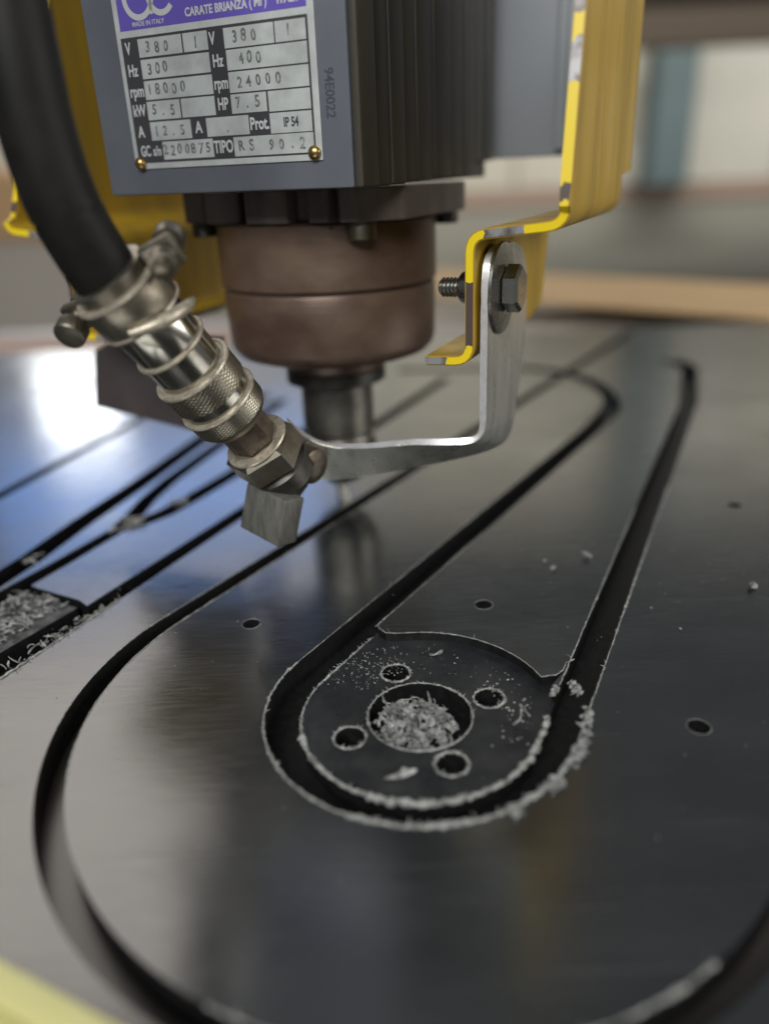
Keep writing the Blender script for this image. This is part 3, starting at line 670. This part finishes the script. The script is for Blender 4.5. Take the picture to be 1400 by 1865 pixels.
def vbL(p): return .09 if p.y > .11 else lerp(.02, .09, (abs(p.x)-.0895)/.0195)
lb_ = bracket('yellow_bracket', -1, vfL, vbL, 'yellow folded bracket in the shade behind the black hose')
bm = bmesh.new(); pr = [(-.1300, .0925), (-.1375, .0590), (-.0500, .0480), (-.040, .1045), (-.105, .1045)]
a = [bm.verts.new((u, -.051, z)) for u, z in pr]; b = [bm.verts.new((u, -.048, z)) for u, z in pr]
bm.faces.new(a); bm.faces.new(b[::-1])
for i in range(5): bm.faces.new((a[i], b[i], b[(i+1) % 5], a[(i+1) % 5]))
fin('rubber_flap', bm, 'flap', lb_)
bm = bmesh.new(); box(bm, -.112, -.080, -.0478, -.040, .0960, .1045, .001); fin('flap_clip', bm, 'dark', lb_)

# blue grey carriage sheet behind the motor
bm = bmesh.new(); box(bm, -.020, .128, .115, .119, .186, .42, .001); box(bm, -.020, .0, .1191, .16, .19, .42); box(bm, .096, .100, .108, .1149, .19, .42, .0005)
o = fin('carriage_plate', bm, 'plate_blue', None, 40); o.location = A; o.rotation_euler = (0, 0, RZ)
tag(o, 'pale blue grey sheet behind the motor, left of the right bracket', 'machine plate')

# ------------------------------------------------------------------ stainless strap
F_ = [(.1125, -.070, .1515), (.1125, -.0800, .1475), (.1125, -.0828, .135), (.1125, -.083, .118), (.1125, -.083, .100), (.1125, -.083, .086), (.1124, -.083, .0795), (.1112, -.0832, .0757), (.1075, -.0836, .0738), (.098, -.0850, .0727), (.0805, -.088, .0717), (.0680, -.0912, .0700), (.0563, -.0945, .0692), (.0470, -.0970, .0697), (.0406, -.099, .0717), (.0339, -.1015, .0765), (.0293, -.104, .0820)]
B_ = [(.1125, -.048, .1515), (.1125, -.031, .1475), (.1125, -.0225, .137), (.1125, -.0200, .118), (.1125, -.0230, .100), (.1125, -.0290, .086), (.1126, -.0340, .0765), (.1132, -.0400, .0690), (.1120, -.0500, .0630), (.1010, -.0640, .0605), (.0746, -.0750, .0550), (.0620, -.0808, .0528), (.0510, -.0860, .0512), (.0450, -.0890, .0505), (.0394, -.0920, .0503), (.0320, -.0970, .0529), (.0285, -.1010, .0570)]
Fc, Bc = catmull(F_, 4), catmull(B_, 4)
bm = bmesh.new(); rows = []; th = .0030; prevn = None
for i in range(len(Fc)):
    t = (Fc[min(i+1, len(Fc)-1)]-Fc[max(i-1, 0)]+Bc[min(i+1, len(Bc)-1)]-Bc[max(i-1, 0)]).normalized(); wv = (Bc[i]-Fc[i]); n = t.cross(wv).normalized()
    if n.dot(Vector((1, -.5, -.6))) < 0: n = -n
    rows.append([bm.verts.new(Fc[i]), bm.verts.new(Fc[i]+n*th), bm.verts.new(Bc[i]+n*th), bm.verts.new(Bc[i])])
for a, b in zip(rows, rows[1:]):
    for k in range(4): bm.faces.new((a[k], a[(k+1) % 4], b[(k+1) % 4], b[k])).material_index = 1 if k in (0, 2) else 0
bm.faces.new(rows[0][::-1]).material_index = 1; bm.faces.new(rows[-1]).material_index = 1
bmesh.ops.bevel(bm, geom=[e for e in bm.edges if e.is_manifold and len({f.material_index for f in e.link_faces}) == 2], offset=.0004, segments=2, affect='EDGES')
o = fin('steel_strap', bm, ['steel', 'edge'], None, 35); o.location = A; o.rotation_euler = (0, 0, RZ)
tag(o, 'bent stainless strap carrying the hose fitting below the right bracket', 'strap')

# bolt through bracket and strap
bolt = empty('hex_bolt', A, RZ); tag(bolt, 'hex bolt with wide washer clamping the strap to the yellow bracket', 'bolt')
bz, bv = .1345, -.0655
def ax(u): return frame((u, bv, bz), (1, 0, 0))
bm = bmesh.new(); lathe(bm, [(.006, 0), (.0185, 0), (.0188, .0004), (.0184, .0012), (.012, .0022), (.006, .0023)], ax(.1157), 64); fin('washer', bm, 'bolt', bolt, 25)
bm = bmesh.new(); mx = ax(.1181) @ Matrix.Rotation(R(30), 4, 'Z'); lathe(bm, [(.0088, 0), (.0098, .0006), (.0098, .0056), (.0086, .0068), (.003, .0069)], mx, 6); fin('bolt_head', bm, 'bolt', bolt, 20)
bm = bmesh.new(); prof = []; h = -.0215
while h < -.001: prof += [(.0033, h), (.0033, h+.0003), (.0042, h+.0009), (.0042, h+.00115)]; h += .0017
lathe(bm, [(.0025, -.0223)]+prof+[(.0041, .0)], ax(.1110), 32); fin('thread', bm, 'bolt', bolt, 40)
bm = bmesh.new(); lathe(bm, [(.0042, -.0088), (.0056, -.0085), (.0064, -.0078), (.0080, -.0035), (.0115, -.0020), (.0118, -.0012), (.0118, -.0001), (.0042, 0)], ax(.1069), 40); fin('flange_nut', bm, 'bolt', bolt, 25)

# ------------------------------------------------------------------ hose, clamp, coupling, nozzle
hose = empty('air_hose', A, RZ); tag(hose, 'black rubber hose with clamp, knurled coupling and nozzle block', 'hose')
E0 = Vector((.0289, -.1231, .0722)); H0 = Vector((.0066, -.1785, .1559)); D = (H0-E0).normalized(); LL = (H0-E0).length
def hx(s): return frame(E0+D*s, D, (1, 0, 0))
def turn(name, prof, m, n=56, rot=0, sm=30, parent=None):
    bm = bmesh.new(); s0 = prof[0][1]; mx = frame(E0, D, (1, 0, 0)) @ Matrix.Rotation(rot, 4, 'Z'); lathe(bm, prof, mx, n); return fin(name, bm, m, parent or hose, sm)
# big hex nut
nut = turn('hex_nut', [(.0100, -.0065), (.0150, -.0060), (.0168, -.0048), (.0168, .0048), (.0150, .0066), (.0110, .0070)], 'nickel', 6, R(8), 20)
turn('nut_face', [(.0092, .0067), (.0146, .0068), (.0143, .0076), (.0108, .0080), (.0104, .0074)], 'pale_rim', 48, parent=nut)
turn('tail_collar', [(.010, -.0185), (.0135, -.0180), (.0148, -.0165), (.0148, -.0085), (.0135, -.0075), (.0125, -.0066), (.010, -.0064)], 'dark')
turn('small_hex', [(.0075, .0076), (.0098, .0078), (.0106, .0086), (.0106, .0205), (.0098, .0214), (.007, .0216)], 'rusty', 6, R(22), 20)
# knurled sleeve (real knurl: diamond pattern pressed into the surface)
def knurl(s0, s1, r):
    bm = bmesh.new(); mx = frame(E0, D, (1, 0, 0)); nu, ns = 132, 26; rows = []
    for j in range(ns+1):
        s = s0+(s1-s0)*j/ns; row = []
        for i in range(nu):
            a = 2*math.pi*i/nu; d = .00022*(1 if (i+j) % 4 < 2 else -1)*.5+.00022*(1 if (i-j) % 4 < 2 else -1)*.5
            e = 1 if 0 < j < ns else 0
            row.append(bm.verts.new(mx @ Vector(((r+d*e)*math.cos(a), (r+d*e)*math.sin(a), s))))
        rows.append(row)
    for a, b in zip(rows, rows[1:]):
        for i in range(nu): bm.faces.new((a[i], a[(i+1) % nu], b[(i+1) % nu], b[i]))
    bm.faces.new(rows[0][::-1]); bm.faces.new(rows[-1]); return fin('knurled_sleeve', bm, 'nickel', hose, 60)
turn('sleeve_shoulder', [(.0085, .0205), (.0125, .0212), (.0150, .0240), (.0158, .0262)], 'nickel')
sl = knurl(.0262, .0335, .0161)
turn('sleeve_ring', [(.0158, .0334), (.0168, .0337), (.0171, .0344), (.0168, .0351), (.0158, .0353)], 'pale_rim', 64, parent=sl)
turn('sleeve_neck', [(.0150, .0350), (.0151, .0400)], 'chrome', parent=sl)
knurl(.0400, .0500, .0160)
turn('sleeve_ring', [(.0155, .0499), (.0165, .0502), (.0167, .0508), (.0165, .0515), (.0150, .0517), (.0146, .0514)], 'pale_rim', 64, parent=sl)
turn('valve_body', [(.0135, .0510), (.0138, .0635)], 'chrome')
turn('body_ring', [(.0136, .0634), (.0148, .0637), (.0151, .0644), (.0148, .0651), (.0136, .0653)], 'pale_rim', 64)
turn('hose_tail', [(.0137, .0650), (.0141, .0800), (.0128, .0830), (.0120, .0835)], 'chrome')
# clamp band with ears and screws
cl = turn('hose_clamp', [(.0128, .0805), (.0158, .0808), (.0162, .0818), (.0162, .0925), (.0157, .0936), (.0143, .0938), (.0143, .0990), (.0128, .0995)], 'nickel')
turn('clamp_rim', [(.0150, .0926), (.0166, .0928), (.0169, .0935), (.0166, .0942), (.0150, .0944)], 'pale_rim', 64, parent=cl)
turn('clamp_rim', [(.0150, .0800), (.0164, .0801), (.0167, .0808), (.0164, .0815), (.0150, .0817)], 'pale_rim', 64, parent=cl)
cm = frame(E0, D, (1, 0, 0))
xl = (cm.to_3x3().inverted() @ Vector((-1, 0, 0))); aleft = math.atan2(xl.y, xl.x)
def ear(ang, s, rr, big):
    m0 = cm @ Matrix.Rotation(ang, 4, 'Z')
    bm = bmesh.new(); box(bm, .0145, .0145+.012*big, -.0022, .0022, s-.0055, s+.0055, .0012); bmesh.ops.transform(bm, matrix=m0, verts=bm.verts); e = fin('clamp_ear', bm, 'nickel', cl, 40)
    bm = bmesh.new(); mx = m0 @ Matrix.Translation((.0145+.0075*big, 0, s)) @ Matrix.Rotation(R(90), 4, 'X')
    lathe(bm, [(.002, -.0125), (.0046*big, -.0120), (.0050*big, -.0112), (.0050*big, -.0065), (.0030*big, -.0060), (.0030*big, .0040), (.0046*big, .0042), (.0046*big, .0085), (.0028*big, .0088), (.0028*big, .0125), (.002, .0130)], mx, 24); fin('clamp_screw', bm, 'nickel', cl, 30)
ear(aleft+R(12), .0880, 0, 1.15); ear(aleft+R(205), .0950, 0, 1.1)
# strap end of wire round the tail
bm = bmesh.new(); pts = []
for i in range(15):
    a = aleft+R(118+i*7.5); pts.append(cm @ Vector((.0175*math.cos(a), .0175*math.sin(a), .0840-.00075*i)))
tube(bm, pts, [.0012+.0014*math.sin(math.pi*i/14) for i in range(15)], 8); fin('clamp_tongue', bm, 'pale_rim', cl, 50)
# rubber tube
hp = [E0+D*.070, E0+D*.0935, H0, Vector((.0032, -.1855, .1754)), Vector((.0010, -.1880, .1963)), Vector((-.0002, -.1880, .2172)), Vector((-.0018, -.1866, .2315)), Vector((-.0045, -.1832, .2486)), Vector((-.012, -.172, .30)), Vector((-.024, -.150, .36))]
hc = catmull(hp, 10); bm = bmesh.new(); tube(bm, hc, [.0118 if i > 12 else .0122 for i in range(len(hc))], 40); fin('rubber_tube', bm, 'rubber', hose, 50)
# nozzle block, tail and fixing screw
bm = bmesh.new(); box(bm, -.0118, .0118, -.0060, .0060, -.0105, .0110, .0007)
mx = Matrix.Translation((.0318, -.1275, .0452)) @ Matrix.Rotation(R(-14), 4, 'Z') @ Matrix.Rotation(R(9), 4, 'Y') @ Matrix.Rotation(R(-12), 4, 'X')
bmesh.ops.transform(bm, matrix=mx, verts=bm.verts); fin('nozzle_block', bm, 'block', hose, 30)
bm = bmesh.new(); tube(bm, [(.0330, -.1130, .0580), (.0326, -.1185, .0545), (.0320, -.1250, .0500)], [.0100, .0092, .0085], 20); fin('nozzle_neck', bm, 'dark', hose, 40)
bm = bmesh.new(); lathe(bm, [(.004, .0), (.0078, .0006), (.0082, .0016), (.0082, .010), (.006, .011), (.0035, .0112)], frame((.0350, -.1060, .0630), (.75, -.2, -.1)), 20); fin('fixing_screw', bm, 'rusty', hose, 30)
